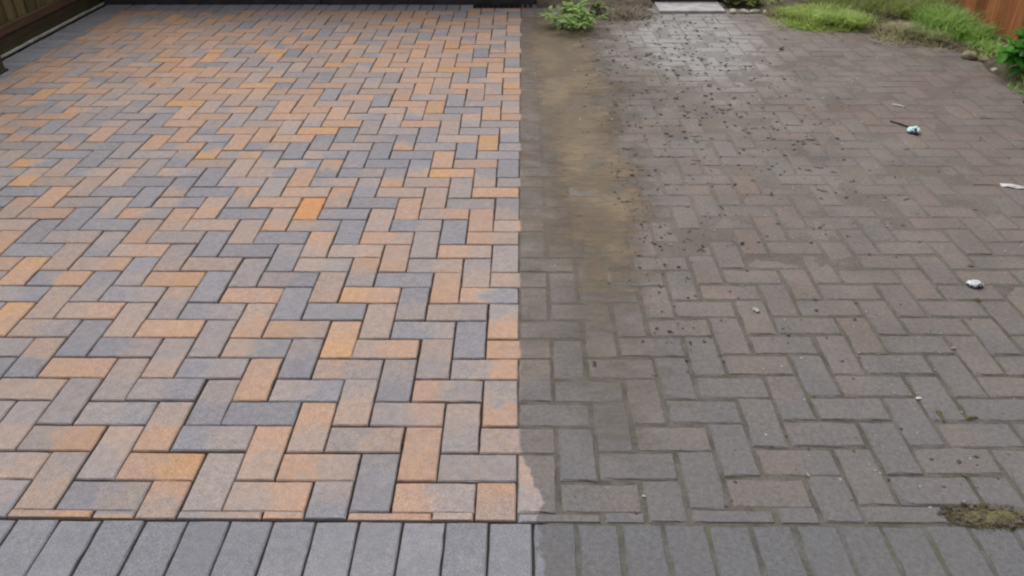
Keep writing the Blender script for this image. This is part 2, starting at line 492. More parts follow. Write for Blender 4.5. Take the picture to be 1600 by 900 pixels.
# colours of the near pavers as the photograph shows them: H left,right / V near,far end
CODE = {}
for j, row in {
    -1: "V-9:PO V-5:GM V-1:PO V-13:GM H-4:OO V-2:MG H-8:MP H-12:PO",
    0: "H-15:GG V-12:PM H-11:GM V-8:MM H-7:PO V-4:GG H-3:OM",
    1: "H-14:MP V-11:MP H-10:OY V-7:PO H-6:OP V-3:OO H-2:MM",
    2: "V-14:PM H-13:MO V-10:OP H-9:GM V-6:PO H-5:MP V-2:MP H-1:PP",
    3: "V-13:MM H-12:MG V-9:GM H-8:GG V-5:PM H-4:MP V-1:OM",
    4: "H-15:PP V-12:MP H-11:MG V-8:OO H-7:MG V-4:GM H-3:OM",
    5: "V-15:GP H-14:OO V-11:PM H-10:GM V-7:GM H-6:PM V-3:MP H-2:MO",
    6: "H-17:MM V-14:GG H-13:GM V-10:MM H-9:PG V-6:YO H-5:PO V-2:GG H-1:OO",
    7: "V-17:OY H-16:PM V-13:PP H-12:OO V-9:OP H-8:OP V-5:PP H-4:GM V-1:OM",
    8: "V-16:PP H-15:PO V-12:MP H-11:GM V-8:GG H-7:GG V-4:MG H-3:PM",
    9: "H-18:MG V-15:MG H-14:GM V-11:GG H-10:OO V-7:PP H-6:YO V-3:OO H-2:OG",
    10: "V-18:OY H-17:GO V-14:MG H-13:OY V-10:MM H-9:MG V-6:MO H-5:GG V-2:PM H-1:PP",
    11: "V-17:PP H-16:PO V-13:PM H-12:PP V-9:GM H-8:PM V-5:OP H-4:MP V-1:MM",
    12: "V-20:OO H-19:GG V-16:GM H-15:PO V-12:GG H-11:GG V-8:PO H-7:PP V-4:MM H-3:OP",
    13: "V-19:GG H-18:MP V-15:OP H-14:MM V-11:PP H-10:GG V-7:GG H-6:OP V-3:GG H-2:OP",
    14: "H-21:PP V-18:GG H-17:GG V-14:PO H-13:PP V-10:OP H-9:PM V-6:PP H-5:GM V-2:OO H-1:PO",
    15: "V-21:PO H-20:PO V-17:MP H-16:OM V-13:OP H-12:GG V-9:ZZ H-8:GG V-5:OO H-4:PO V-1:PG",
}.items():
    for e in row.split():
        k, c = e.split(':')
        CODE[(k[0], int(k[1:]), j)] = c

def enc_of(t, i, j, is_dirty):
    rnd = random.Random(i * 7919 + j * 104729 + (3 if t == 'H' else 5))
    c = CODE.get((t, i, j))
    if c is None:
        cl = fbm(i * .1, j * .1, 2.3, 2, 4.7) * 2.2 + 0.25 * math.sin((i * 0.45 + j) * 0.62)      # greys and ambers lie in drifts
        far = sstep(18, 34, j)
        wg = [26 * max(.15, 1 - cl) * (1 - .62 * far), 22 - 6 * far, 22 + 14 * far, 26 * max(.2, 1 + cl) * (1 + .5 * far), 3 + 5 * far]
        if is_dirty: wg = [50, 28, 16, 6, 0]
        a = rnd.choices('GMPOY', wg)[0]
        b = a if rnd.random() < 0.5 else rnd.choices('GMPOY', wg)[0]
        c = a + b
    return (LV[c[0]] + rnd.uniform(-.05, .05), LV[c[1]] + rnd.uniform(-.05, .05), rnd.random(), 1.0)

def rect_list():
    """every paver of the herringbone field: kind, i, j, rectangle in metres, on which half"""
    out = []
    for j in range(-2, 54):
        for i in range(-33, 31):
            k = (i - j + 3) % 4
            if k == 0: t, w_, h_ = 'H', 2, 1
            elif k == 3: t, w_, h_ = 'V', 1, 2
            else: continue
            x0, y0 = i * 0.1, j * 0.1
            x1, y1 = x0 + w_ * 0.1, y0 + h_ * 0.1
            d = i >= 0
            if d:
                s = 0.030 * sstep(0.0, 0.8, x0)
                e = x0 * 0.014
                x0, x1, y0, y1 = x0 + e, x1 + e, y0 + s, y1 + s
                lo, ro, bo, to = -9, 2.93, -0.0245, 5.22
            else:
                bo = -0.0215
                lo, ro, to = XL, 9, (YB if x1 < -0.31 else 5.0)
            fx0, fx1, fy0, fy1 = max(x0, lo), min(x1, ro), max(y0, bo), min(y1, to)
            if fx1 - fx0 < 0.012 or fy1 - fy0 < 0.012: continue
            out.append((t, i, j, (fx0, fx1, fy0, fy1), d))
    return out

def area_px(rc):
    x0, x1, y0, y1 = rc
    q = [px_of(x0, y0), px_of(x1, y0), px_of(x1, y1), px_of(x0, y1)]
    cx, cy = sum(a for a, b in q) / 4, sum(b for a, b in q) / 4
    if not (-40 < cx < 1640 and -15 < cy < 960): return 0.0
    return abs(sum(q[k][0] * q[(k + 1) % 4][1] - q[(k + 1) % 4][0] * q[k][1] for k in range(4))) / 2

def place(t, rc, is_dirty, rnd):
    x0, x1, y0, y1 = rc
    w_, h_ = x1 - x0, y1 - y0
    am = 1.5 if not is_dirty else 1.9
    loc = Vector(((x0 + x1) / 2 + rnd.gauss(0, .0006 * am), (y0 + y1) / 2 + rnd.gauss(0, .0006 * am), rnd.gauss(0, .0005 * am)))
    rx, ry = rnd.gauss(0, R(.22) * am), rnd.gauss(0, R(.16) * am)
    rz = rnd.gauss(0, R(.22) * am)
    if t == 'H': sc, rz0 = (w_ / .2, h_ / .1, 1), 0.0
    else: sc, rz0 = (h_ / .2, w_ / .1, 1), math.pi / 2
    if min(w_, h_) < 0.09: rx = ry = rz = 0.0
    return loc, (rx, ry, rz0 + rz), sc

rects = rect_list()
for half, parent in ((False, clean), (True, dirty)):
    mine = [(area_px(rc), t, i, j, rc) for (t, i, j, rc, d) in rects if d == half]
    mine.sort(key=lambda e: -e[0])
    rest = MB()
    ruv, renc = [], []
    for n_, (ar, t, i, j, rc) in enumerate(mine):
        rnd = random.Random(i * 131 + j * 977 + 5)
        loc, rot, sc = place(t, rc, half, rnd)
        e = enc_of(t, i, j, half)
        var = rnd.randrange(7)
        if n_ < 300 and ar > 0:
            o = link('brick', BMESH['paver', int(half), var], parent)
            o.location, o.rotation_euler, o.scale, o.color = loc, rot, sc, e
        else:
            m4 = Matrix.LocRotScale(loc, bpy.types.Object.bl_rna and __import__('mathutils').Euler(rot), sc)
            V, F = GEO[int(half)][var]
            rest.add([m4 @ Vector(v) for v in V], F)
            ruv += [(v[0] / 0.2 + 0.5, v[1] / 0.1 + 0.5) for v in V]
            renc += [e] * len(V)
    me = rest.mesh('brick_field', M['paver_joined'])
    uv_and_enc(me, ruv, renc)
    tag(link('brick_field', me, parent), kind='stuff')

def grey_brick(parent, x0, x1, y0, y1, t, is_dirty, seed):
    rnd = random.Random(seed)
    loc, rot, sc = place(t, (x0, x1, y0, y1), is_dirty, rnd)
    o = link('brick', BMESH['paver_grey', int(is_dirty), rnd.randrange(7)], parent)
    o.location, o.rotation_euler, o.scale = loc, rot, sc
    a = rnd.uniform(.1, .7)
    o.color = (a, a + rnd.uniform(-.2, .2), rnd.random() * .7 + .1, 1)

for k in range(-14, 15):                                   # end-on row along the front
    x = 0.0355 + k * 0.1005
    grey_brick(course, x, x + 0.1005, -0.2265, -0.0265, 'V', k >= 0, 900 + k)
for k in range(51):                                        # left edge
    y = -0.02 + k * 0.1008
    if y > 1.4: grey_brick(leftc, -3.222, -3.022, y, y + 0.1008, 'H', False, 1300 + k)
for k in range(26):                                        # back edge
    x = -3.012 + k * 0.1018
    grey_brick(backc, x, x + 0.1018, 4.930, 5.120, 'V', False, 1500 + k)

# ------------------------------------------------------------------ washed-down silt over the dirty half
def joint_dist(x, y):
    """distance to the nearest joint of the dirty herringbone"""
    x /= 1.014
    y -= 0.030 * sstep(0.0, 0.8, x)
    ci, cj = math.floor(x / 0.1), math.floor(y / 0.1)
    k = (ci - cj + 3) % 4
    i0, j0, w_, h_ = ((ci, cj, 2, 1), (ci - 1, cj, 2, 1), (ci, cj - 1, 1, 2), (ci, cj, 1, 2))[k]
    return min(x - i0 * .1, (i0 + w_) * .1 - x, y - j0 * .1, (j0 + h_) * .1 - y)
def silt_amount(x, y):
    nx = 0.05 * fbm(x, y, 3.1, 3, 1.0)
    lo = 0.22 - 0.14 * sstep(1.6, 3.8, y)                       # grey margin along the wash line, widest in front
    left = 0.36 + 0.64 * sstep(lo - 0.12, lo + 0.12, x + nx * 1.6)
    edge = 0.40 + 0.13 * sstep(0.6, 1.8, y) + 0.06 * fbm(x, y, 1.4, 2, 3.3)
    right = 1.0 - sstep(edge - 0.22, edge + 0.18, x + nx * 2.6 + 0.07 * fbm(x, y, 9, 3, 7.7))
    front = sstep(0.45, 1.3, y + nx * 3 - 1.2 * abs(x - .3))
    back = 1.0 - sstep(4.5, 5.0, y + nx * 3)
    return left * right * back * (0.60 + 0.40 * front) * sstep(0.03, 0.35, y + nx)
n = NT("silt", 0.75, 0.25)
at = n.t.nodes.new("ShaderNodeAttribute")
at.attribute_name = 'amount'
amt = at.outputs['Fac']
c = n.mix(n.map(n.noise(2.6, 5.0), 0.35, 0.65), (0.138, 0.104, 0.070), (0.222, 0.168, 0.112))
c = n.mix(n.map(n.noise(7.0, 5.0), 0.48, 0.70), c, (0.142, 0.124, 0.098))
c = n.mix(n.map(n.math('ADD', n.sep(n.pos)[1], n.math('MULTIPLY', n.noise(4.0, 3.0), 0.6)), 1.6, 0.5), c, n.mix(n.noise(9.0, 4.0), (0.150, 0.135, 0.118), (0.205, 0.180, 0.155)))   # thinner and greyer towards the front
c = n.scale(c, n.map(n.noise(14.0, 5.0, n.vmath('MULTIPLY', n.pos, (1.0, 3.2, 1.0)), 0.7), 0.25, 0.75, 0.72, 1.28, False))
c = n.scale(c, n.map(n.noise(300.0, 2.0), 0.3, 0.7, 0.88, 1.12, False))
n.color(c)
n.bump(n.noise(70.0, 4.0), 0.35, 0.003)
op = n.map(n.math('ADD', amt, n.math('MULTIPLY', n.math('SUBTRACT', n.noise(6.0, 6.0, n.vmath('MULTIPLY', n.pos, (1.0, 1.9, 1.0)), 0.68), 0.5), 1.45)), 0.10, 0.95, 0.0, 0.88)
trn = n.t.nodes.new("ShaderNodeBsdfTransparent")
mxs = n.t.nodes.new("ShaderNodeMixShader")
n.put(mxs.inputs[0], op)
n.t.links.new(trn.outputs[0], mxs.inputs[1])
n.t.links.new(n.b.outputs[0], mxs.inputs[2])
n.t.links.new(mxs.outputs[0], n.t.nodes["Material Output"].inputs[0])
M['silt'] = n.m
def silt_h(x, y):
    jd = joint_dist(x, y)
    return 0.0022 + 0.0010 * fbm(x, y, 9, 2, 2.0) - 0.0012 * (1 - sstep(0.002, 0.016, jd))
silt = grid_sheet("silt", M['silt'], 0.001, 0.78, 0.03, 4.98, 0.0055, silt_h, keep=lambda x, y: silt_amount(x, y) > 0.10)
_at = silt.data.attributes.new('amount', 'FLOAT', 'POINT')
_at.data.foreach_set('value', [silt_amount(v.co.x, v.co.y) for v in silt.data.vertices])
tag(silt, 'brown wet silt washed over the dirty paving beside the clean half', 'silt', kind='stuff')

# ------------------------------------------------------------------ crumbs and grit on the dirty half
def pebble(mb, x, y, z, r, rnd, flat=0.6):
    base = [(1, 0, 0), (0, 1, 0), (-1, 0, 0), (0, -1, 0), (.6, .6, .55), (-.6, .6, .55), (-.6, -.6, .55), (.6, -.6, .55), (0, 0, .9), (0, 0, -.5)]
    rz = rnd.random() * 6.28
    el = rnd.uniform(.55, 1.0)
    V = []
    for (a, b, c_) in base:
        k = r * rnd.uniform(.75, 1.2)
        a, b = a * k, b * k * el
        V.append((x + a * math.cos(rz) - b * math.sin(rz), y + a * math.sin(rz) + b * math.cos(rz), z + c_ * k * flat))
    mb.add(V, [(0, 4, 7), (0, 1, 4), (1, 5, 4), (1, 2, 5), (2, 6, 5), (2, 3, 6), (3, 7, 6), (3, 0, 7), (4, 5, 8), (5, 6, 8), (6, 7, 8), (7, 4, 8), (1, 0, 9), (2, 1, 9), (3, 2, 9), (0, 3, 9)])

rnd = random.Random(77)
crumbs, grit = MB(), MB()
cnt = 0
while cnt < 1050:
    x, y = rnd.uniform(0.25, 2.6), rnd.uniform(0.0, 4.9)
    dens = 0.10 + 0.9 * math.exp(-((x - 1.0) / .42) ** 2) * sstep(0.9, 2.6, y) + 0.12 * sstep(1.2, .2, y) + 1.1 * max(0, fbm(x, y, 3.5, 3, 6))
    jd = joint_dist(x, y)
    dens *= 1.5 if jd < 0.012 else 0.75
    if rnd.random() > dens: continue
    r_ = min(0.013, 0.0020 + abs(rnd.gauss(0, .0028 + .0062 * sstep(.8, 2.4, y) * math.exp(-((x - 0.95) / .55) ** 2))))
    pebble(crumbs, x, y, 0.0005, r_, rnd, 0.4)
    cnt += 1
for _ in range(500):
    x = rnd.uniform(0.25, 2.4) if rnd.random() < .5 else rnd.gauss(1.1, .35)
    y = rnd.uniform(0.0, 4.9)
    r_ = 0.0018 + abs(rnd.gauss(0, .0018 + .004 * sstep(1.5, 3.5, y)))
    pebble(grit, x, y, 0.0005, r_, rnd, 0.4)
for _ in range(330):                                        # dirt gathered along the ragged edge of the silt
    y = rnd.uniform(0.6, 4.6)
    x = 0.50 + 0.10 * fbm(0, y, 1.5, 2, 2) + rnd.gauss(0, .07)
    r_ = min(.014, .002 + abs(rnd.gauss(0, .0035 + .002 * sstep(1, 3, y))))
    pebble(crumbs, x, y, .002, r_, rnd, .4)
for _ in range(130):
    x, y = rnd.gauss(.95, .35), rnd.uniform(1.2, 4.8)
    if x < 0.35: continue
    a, l_ = rnd.random() * 6.28, rnd.uniform(.012, .05)
    d = Vector((math.cos(a), math.sin(a), 0)) * l_
    k = Vector((-d.y, d.x, 0)) * rnd.gauss(0, .2)
    p = Vector((x, y, .003))
    crumbs.tube([p - d * .5, p + k, p + d * .5], [.0012, .0018, .001], 4)
tag(crumbs.build("soil_crumbs", M['crumb']), 'dark crumbs of soil scattered over the dirty paving', 'soil', kind='stuff')
tag(grit.build("pale_grit", M['grit']), 'fine pale grit scattered over the dirty paving', 'grit', kind='stuff')

# ------------------------------------------------------------------ fences
def board(parent, mat, p0, along, width, z0, z1, normal, thick=0.014, taper=0.006, name='board'):
    """one upright feather-edge board: p0 is the near lower corner on the post side"""
    a, nn = Vector(along), Vector(normal)
    p = Vector(p0)
    t0, t1 = thick, taper
    prof = [p, p + a * width, p + a * width + nn * t1, p + nn * t0]
    mb = MB()
    mb.add([q + Vector((0, 0, z)) for z in (z0, z1) for q in prof], [(3, 2, 1, 0), (4, 5, 6, 7), (0, 1, 5, 4), (1, 2, 6, 5), (2, 3, 7, 6), (3, 0, 4, 7)])
    return mb.build(name, mat, parent)

def blk(name, mat, parent, x0, x1, y0, y1, z0, z1, ch=0.004):
    mb = MB()
    mb.box(x0, x1, y0, y1, z0, z1, None, ch)
    return mb.build(name, mat, parent)

rnd = random.Random(5)
# left fence: gravel board, rail and upright boards
fl = tag(empty('board_fence', (-3.29, 3.4, 0)), 'weathered olive-brown board fence with dark gravel board left of the clean paving', 'fence')
fl_in = Matrix.Translation((3.29, -3.4, 0))
def under(o, root):
    o.parent = root
    o.matrix_parent_inverse = Matrix.Translation(-Vector(root.location))
    return o
for k in range(4):
    y0 = -0.55 + k * 1.83
    under(blk('gravel_board', M['wood_dark'], None, -3.306, -3.280, y0 + .003, y0 + 1.827, -0.06, 0.100), fl)
    under(blk('rail', M['wood_rail'], None, -3.306, -3.272, y0 + .003, y0 + 1.827, 0.103, 0.160), fl)
    if k: under(blk('post', M['wood_dark'], None, -3.41, -3.310, y0 - .05, y0 + .05, -0.06, 1.75), fl)
y = -0.5
while y < 6.7:
    wd = rnd.uniform(.118, .128)
    under(board(None, M['wood_olive'], (-3.306 + rnd.gauss(0, .001), y, 0), (0, 1, 0), wd - .002, 0.162, 1.72 + rnd.gauss(0, .006), (1, 0, 0), .020, .008), fl)
    y += wd
# pale edging strip along the foot of the left fence
es = tag(empty('edging_strip', (-3.253, 4.0, 0)), 'thin pale concrete edging strip at the foot of the left fence', 'edging')
for k in range(6):
    under(blk('strip_length', M['concrete_old'], None, -3.277, -3.252, 0.3 + k * .915, 0.3 + k * .915 + .911, -0.004, 0.008 + rnd.gauss(0, .001), .002), es)
    under(blk('gap_shade_liner', M['plastic_black'], None, -3.277, -3.258, 0.3 + k * .915, 0.3 + k * .915 + .911, -0.074, -0.0045, .002), es)  # black liner added under the strip, stands in for shade in the gap
# foot of the dark post that stands by the left edge
po = tag(empty('post', (-3.13, 3.37, 0)), 'dark wooden post standing on the left edge course', 'post')
under(blk('shaft', M['wood_dark'], None, -3.160, -3.082, 3.345, 3.420, 0.001, 1.30, .006), po)
under(blk('foot_plate', M['plastic_black'], None, -3.166, -3.070, 3.335, 3.430, 0.0012, 0.014, .003), po)

# back fence behind the clean half
fb = tag(empty('board_fence', (-1.6, 5.16, 0)), 'slate-grey fence whose base board closes the back of the clean paving', 'fence')
for k in range(2):
    x0 = -3.25 + k * 1.70
    under(blk('gravel_board', M['slate'], None, x0 + .003, x0 + 1.694, 5.130, 5.165, -0.06, 0.160), fb)
    under(blk('rail', M['wood_slate'], None, x0 + .003, x0 + 1.694, 5.135, 5.170, 0.163, 0.215), fb)
for k in range(3):
    under(blk('post', M['wood_slate'], None, -3.262 + k * 1.7 - .0, -3.262 + k * 1.7 + .09, 5.175, 5.265, -0.06, 1.40), fb)
x = -3.25
while x < 0.10:
    wd = rnd.uniform(.118, .128)
    under(board(None, M['wood_slate'], (x + wd - .002, 5.170, 0), (-1, 0, 0), wd - .002, 0.217, 1.35 + rnd.gauss(0, .005), (0, -1, 0), .020, .008), fb)
    x += wd
# black drain channel in front of it, beside the dirty half
dr = tag(empty('drain_channel', (-0.12, 5.06, 0)), 'black slotted drain channel at the back end of the clean paving', 'drain')
under(blk('tray', M['plastic_black'], None, -0.352, 0.100, 5.004, 5.122, -0.055, -0.006, .003), dr)
for k in range(11):
    x0 = -0.345 + k * 0.0405
    under(blk('grate_bar', M['plastic_black'], None, x0, x0 + .026, 5.010, 5.116, -0.0055, 0.008, .003), dr)

# right fence: orange-brown upright boards
fr = tag(empty('board_fence', (3.14, 4.2, 0)), 'orange-brown stained fence of upright boards behind the right border', 'fence')
y = -0.6
while y < 7.9:
    wd = rnd.uniform(.142, .154)
    under(board(None, M['wood_orange'], (3.16 + rnd.gauss(0, .0015), y + wd - .002, 0), (0, -1, 0), wd - .002, 0.02, 1.72 + rnd.gauss(0, .006), (-1, 0, 0), .042, .008), fr)
    y += wd
for k in range(4):
    under(blk('post', M['wood_orange'], None, 3.165, 3.255, -0.5 + k * 2.4, -0.41 + k * 2.4, -0.06, 1.70), fr)
# ------------------------------------------------------------------ border soil
EDGE = [(-0.5, 2.96), (2.6, 2.80), (2.95, 2.74), (3.2, 2.76), (3.45, 2.76), (3.75, 2.80), (3.95, 2.70), (4.10, 2.52), (4.30, 2.34), (4.42, 2.05), (4.60, 1.86), (4.85, 1.74), (5.0, 1.66)]
def edge_x(y):
    for (a, xa), (b, xb) in zip(EDGE, EDGE[1:]):
        if a <= y <= b: return xa + (xb - xa) * (y - a) / (b - a)
    return EDGE[0][1] if y < EDGE[0][0] else -9
def soil_h(x, y):
    if y > 5.0 or (y > 4.86 and x < 1.7): d = min(y - 4.98, 0.5) * .8
    else: d = x - edge_x(y)
    d += 0.03 * fbm(x, y, 6, 3, 9)
    return -0.02 + 0.055 * sstep(-0.03, 0.10, d) + 0.02 * max(0, d) * (1 + fbm(x, y, 8, 3)) + 0.012 * fbm(x, y, 14, 3, 4) * sstep(0, .1, d)
bs = grid_sheet("border_soil", M['soil'], 0.12, 3.16, -0.4, 7.94, 0.04, soil_h, keep=lambda x, y: (soil_h(x, y) > -0.016) and not (1.0 < x < 1.56 and y < 5.2) and (y > 4.9 or x > 1.6))
tag(bs, kind='structure')

# ------------------------------------------------------------------ step, edging stones, loose stones
cs = tag(empty('concrete_step', (1.27, 5.0, 0)), 'pale concrete slab step at the back of the dirty paving', 'step')
under(blk('tread', M['concrete'], None, 1.03, 1.52, 4.84, 5.125, -0.05, 0.020, .006), cs)
under(blk('riser', M['slate'], None, 1.03, 1.52, 5.128, 5.40, -0.05, 0.11, .006), cs)
def stone(name, label, mat, x, y, rx, ry, rz_, seed, group=None, z=0.0, sub=3):
    bm = bmesh.new()
    bmesh.ops.create_icosphere(bm, subdivisions=sub, radius=1.0)
    for v in bm.verts:
        q = v.co.normalized()
        k = 1 + 0.28 * noise.noise(q * 1.3 + Vector((seed * 3.1, 0, 0))) + 0.10 * noise.noise(q * 3.5 + Vector((0, seed, 0)))
        v.co = Vector((q.x * rx, q.y * ry, q.z * rz_)) * k
    me = bpy.data.meshes.new(name)
    bm.to_mesh(me)
    bm.free()
    me.materials.append(mat)
    me.polygons.foreach_set('use_smooth', [True] * len(me.polygons))
    o = link(name, me, None, (x, y, z + rz_ * .55))
    o.rotation_euler.z = seed
    return tag(o, label, 'stone', group)
for k, (x, y, lb) in enumerate(((1.575, 4.855, 'pale edging stone nearest the concrete step'), (1.655, 4.845, 'pale edging stone, second from the concrete step'), (1.735, 4.850, 'pale edging stone, third from the concrete step'), (1.815, 4.840, 'pale edging stone, last of the row, beside the lime-green grass'))):
    stone('edging_stone', lb, M['stone_pale'], x, y, .040, .026, .018, k + 1.3, 'edging stones behind the dirty paving')
stone('border_stone', 'rounded tan stone at the edge of the right border', M['stone_tan'], 2.775, 3.69, .050, .042, .030, 2.2)
stone('border_stone', 'flat mossy stone beside the rounded tan stone', M['stone_tan'], 2.845, 3.64, .045, .034, .020, 4.4)
stone('border_stone', 'small whitish stone below the green bush', M['stone_pale'], 2.795, 3.41, .020, .019, .017, 5.1)
stone('border_stone', 'greenish stone between the border and the green bush', M['stone_tan'], 2.90, 3.50, .045, .036, .024, 6.1)
tb = tag(empty('border_brick', (2.80, 2.90, -0.012)), 'half-buried terracotta brick under the green bush at the right edge', 'brick')
mb = MB()
mb.box(-.11, .11, -.05, .05, -.03, .035, None, .006)
o = mb.build('block', M['terracotta'], tb)
o.rotation_euler = (0.05, 0.08, 0.6)

# ------------------------------------------------------------------ plants
def blades(mb, cx, cy, rx, ry, n_, h0, h1, w0, lean=0.5, rnd=None, z=0.0, hfun=None, curl=1.0):
    for _ in range(n_):
        a, q = rnd.random() * 6.283, math.sqrt(rnd.random())
        x, y = cx + rx * q * math.cos(a), cy + ry * q * math.sin(a)
        z0 = hfun(x, y) if hfun else z
        h = rnd.uniform(h0, h1) * (1.15 - .5 * q)
        az = rnd.random() * 6.283 if rnd.random() < .5 else a + rnd.gauss(0, .6)
        ln = h * lean * rnd.uniform(.3, 1.3)
        wd = w0 * rnd.uniform(.6, 1.3)
        d = Vector((math.cos(az), math.sin(az), 0))
        s = Vector((-d.y, d.x, 0))
        P = []
        for k in range(4):
            t = k / 3
            p = Vector((x, y, z0 - .01)) + d * ln * t ** (1 + curl * .6) + Vector((0, 0, h * (t - .28 * curl * lean * t * t)))
            ww = wd * (1 - t ** 1.6) * .5
            P += [p - s * ww, p + s * ww] if k < 3 else [p]
        o = len(mb.v)
        mb.add(P, [(0, 1, 3, 2), (2, 3, 5, 4), (4, 5, 6)])

def leaf_mesh(name, mat, L, W, fold=0.25, droop=0.25):
    mb = MB()
    prof = [(0, .12), (.2, .72), (.45, 1.0), (.75, .66), (1.0, 0.04)]
    for (t, ww) in prof:
        x = t * L
        zc = -droop * L * t * t
        mb.v += [(x, -ww * W / 2, zc + fold * ww * W / 2), (x, 0, zc), (x, ww * W / 2, zc + fold * ww * W / 2)]
    for k in range(4):
        a = k * 3
        mb.f += [(a, a + 3, a + 4, a + 1), (a + 1, a + 4, a + 5, a + 2)]
    return mb.mesh(name, mat, True)

def leafy(root_name, label, cat, loc, leafmeshes, n_, spread, height, rnd, stem_mat, stems=6, group=None, tilt=(0.2, 0.9)):
    root = tag(empty(root_name, loc), label, cat, group)
    tips = []
    for s_ in range(stems):
        a = rnd.random() * 6.283
        q = rnd.uniform(.2, 1.0)
        tip = Vector((math.cos(a) * spread[0] * q, math.sin(a) * spread[1] * q, height * rnd.uniform(.55, 1.0) * (1.15 - .4 * q)))
        base = Vector((tip.x * .2, tip.y * .2, -.02))
        mid = (base + tip) / 2 + Vector((0, 0, height * .12))
        mb = MB()
        mb.tube([base, mid, tip], [.004, .003, .0015], 5)
        mb.build('stem', stem_mat, root)
        tips.append((base, mid, tip))
    for k in range(n_):
        b, m_, t = tips[k % stems]
        f = rnd.uniform(.35, 1.0)
        p = b.lerp(m_, f * 2) if f < .5 else m_.lerp(t, f * 2 - 1)
        az = math.atan2(p.y, p.x) + rnd.gauss(0, 1.2)
        o = link('leaf', leafmeshes[rnd.randrange(len(leafmeshes))], root)
        o.location = p
        o.rotation_euler = (rnd.gauss(0, .35), -rnd.uniform(*tilt), az)
        s_ = rnd.uniform(.7, 1.25)
        o.scale = (s_, s_ * rnd.uniform(.8, 1.15), s_)
    return root

rnd = random.Random(31)
lw = [leaf_mesh('leaf', M['leaf_weed'], .072, .030, .3, .35), leaf_mesh('leaf', M['leaf_weed'], .048, .026, .2, .2)]
leafy('weed_plant', 'bright green leafy weed growing at the back of the silt strip', 'weed', (0.37, 4.44, 0), lw, 295, (.23, .30), .15, rnd, M['grass_green'], 30, None, (-0.5, 0.8))
lw2 = [leaf_mesh('leaf', M['leaf_ivy'], .06, .032, .2, .3)]
leafy('weed_plant', 'dull green weed behind the bright leafy weed, among dead stalks', 'weed', (0.50, 4.83, 0), lw2, 60, (.22, .12), .12, rnd, M['grass_dead'], 9, None, (-0.2, 0.6))
lb = [leaf_mesh('leaf', M['leaf_bush'], .095, .050, .25, .3), leaf_mesh('leaf', M['leaf_bush'], .070, .042, .3, .2)]
leafy('leafy_bush', 'vivid green bush at the right edge of the border', 'bush', (2.93, 3.24, 0.02), lb, 290, (.20, .27), .26, rnd, M['grass_green'], 22, None, (-0.5, 0.8))
li = [leaf_mesh('leaf', M['leaf_ivy'], .055, .045, .2, .25), leaf_mesh('leaf', M['leaf_ivy'], .042, .038, .25, .2)]
leafy('ivy_plant', 'low yellow-green ivy behind the row of edging stones', 'ivy', (1.72, 5.02, 0.02), li, 170, (.26, .10), .09, rnd, M['grass_dead'], 16, None, (-0.3, 0.5))

def clump(name, label, cat, mat, spec, seed):
    rnd = random.Random(seed)
    mb = MB()
    x0, y0 = spec[0][0], spec[0][1]
    for (cx, cy, rx, ry, n_, h0, h1, w0, lean) in spec:
        blades(mb, cx - x0, cy - y0, rx, ry, n_, h0, h1, w0, lean, rnd, 0.0, lambda x, y: max(0.0, soil_h(x + x0, y + y0)))
    return tag(mb.build(name, mat, None, False, (x0, y0, 0)), label, cat)
clump('grass_mound', 'lime-green grass mound behind the dirty paving, right of the edging stones', 'grass', M['grass_lime'],
      [(2.05, 4.52, .18, .17, 1300, .04, .09, .007, 1.0), (2.28, 4.50, .17, .19, 1300, .04, .09, .007, 1.0), (1.93, 4.70, .12, .12, 400, .03, .07, .006, 1.0), (2.15, 4.75, .25, .10, 600, .04, .09, .007, 1.0), (2.12, 4.40, .30, .10, 260, .03, .10, .006, 1.6), (1.85, 4.55, .12, .16, 120, .02, .07, .006, 1.6), (2.30, 4.42, .20, .12, 240, .05, .13, .006, 1.3)], 1)
clump('dry_stalks', 'brown dry stalks between the lime-green and the straw-coloured grass', 'stalks', M['grass_dead'],
      [(2.50, 4.50, .09, .12, 170, .05, .14, .005, .7)], 2)
clump('straw_grass', 'pale straw-coloured grass at the curved paving edge', 'grass', M['grass_straw'],
      [(2.55, 4.20, .16, .13, 1100, .04, .09, .007, 1.1), (2.70, 4.05, .13, .10, 600, .03, .07, .007, 1.1), (2.52, 4.10, .22, .12, 320, .03, .11, .006, 1.6), (2.72, 3.92, .12, .10, 140, .02, .07, .006, 1.6)], 3)
clump('tall_grass', 'tall green grass in front of the orange-brown fence', 'grass', M['grass_green'],
      [(2.88, 4.32, .16, .18, 1000, .08, .20, .008, .8), (2.96, 4.08, .12, .13, 600, .06, .15, .008, .9), (2.82, 4.18, .22, .22, 380, .08, .24, .006, 1.1)], 4)
clump('rough_grass', 'olive-green rough grass behind the straw-coloured grass', 'grass', M['leaf_ivy'],
      [(2.68, 4.68, .20, .20, 1100, .07, .16, .009, .8), (2.45, 4.95, .30, .16, 900, .05, .12, .009, .9), (2.40, 4.72, .14, .10, 400, .04, .10, .008, .9), (3.0, 4.7, .14, .25, 600, .06, .15, .008, .8)], 5)
clump('dead_weeds', 'matted brown dead weeds left of the concrete step', 'weeds', M['grass_dead'],
      [(0.74, 4.82, .26, .20, 900, .03, .09, .007, 1.2), (0.55, 4.62, .16, .16, 260, .02, .05, .006, 1.3), (0.85, 4.60, .16, .14, 220, .02, .045, .006, 1.3), (0.68, 4.35, .22, .14, 130, .01, .03, .006, 1.6)], 6)
clump('border_grass', 'sparse grass along the border under the green bush', 'grass', M['grass_green'],
      [(2.86, 3.06, .14, .20, 520, .03, .07, .007, 1.0), (2.93, 3.75, .14, .16, 520, .03, .08, .007, 1.0), (2.95, 3.98, .14, .12, 400, .04, .09, .007, 1.0), (3.02, 3.45, .10, .16, 300, .03, .07, .007, 1.0)], 7)
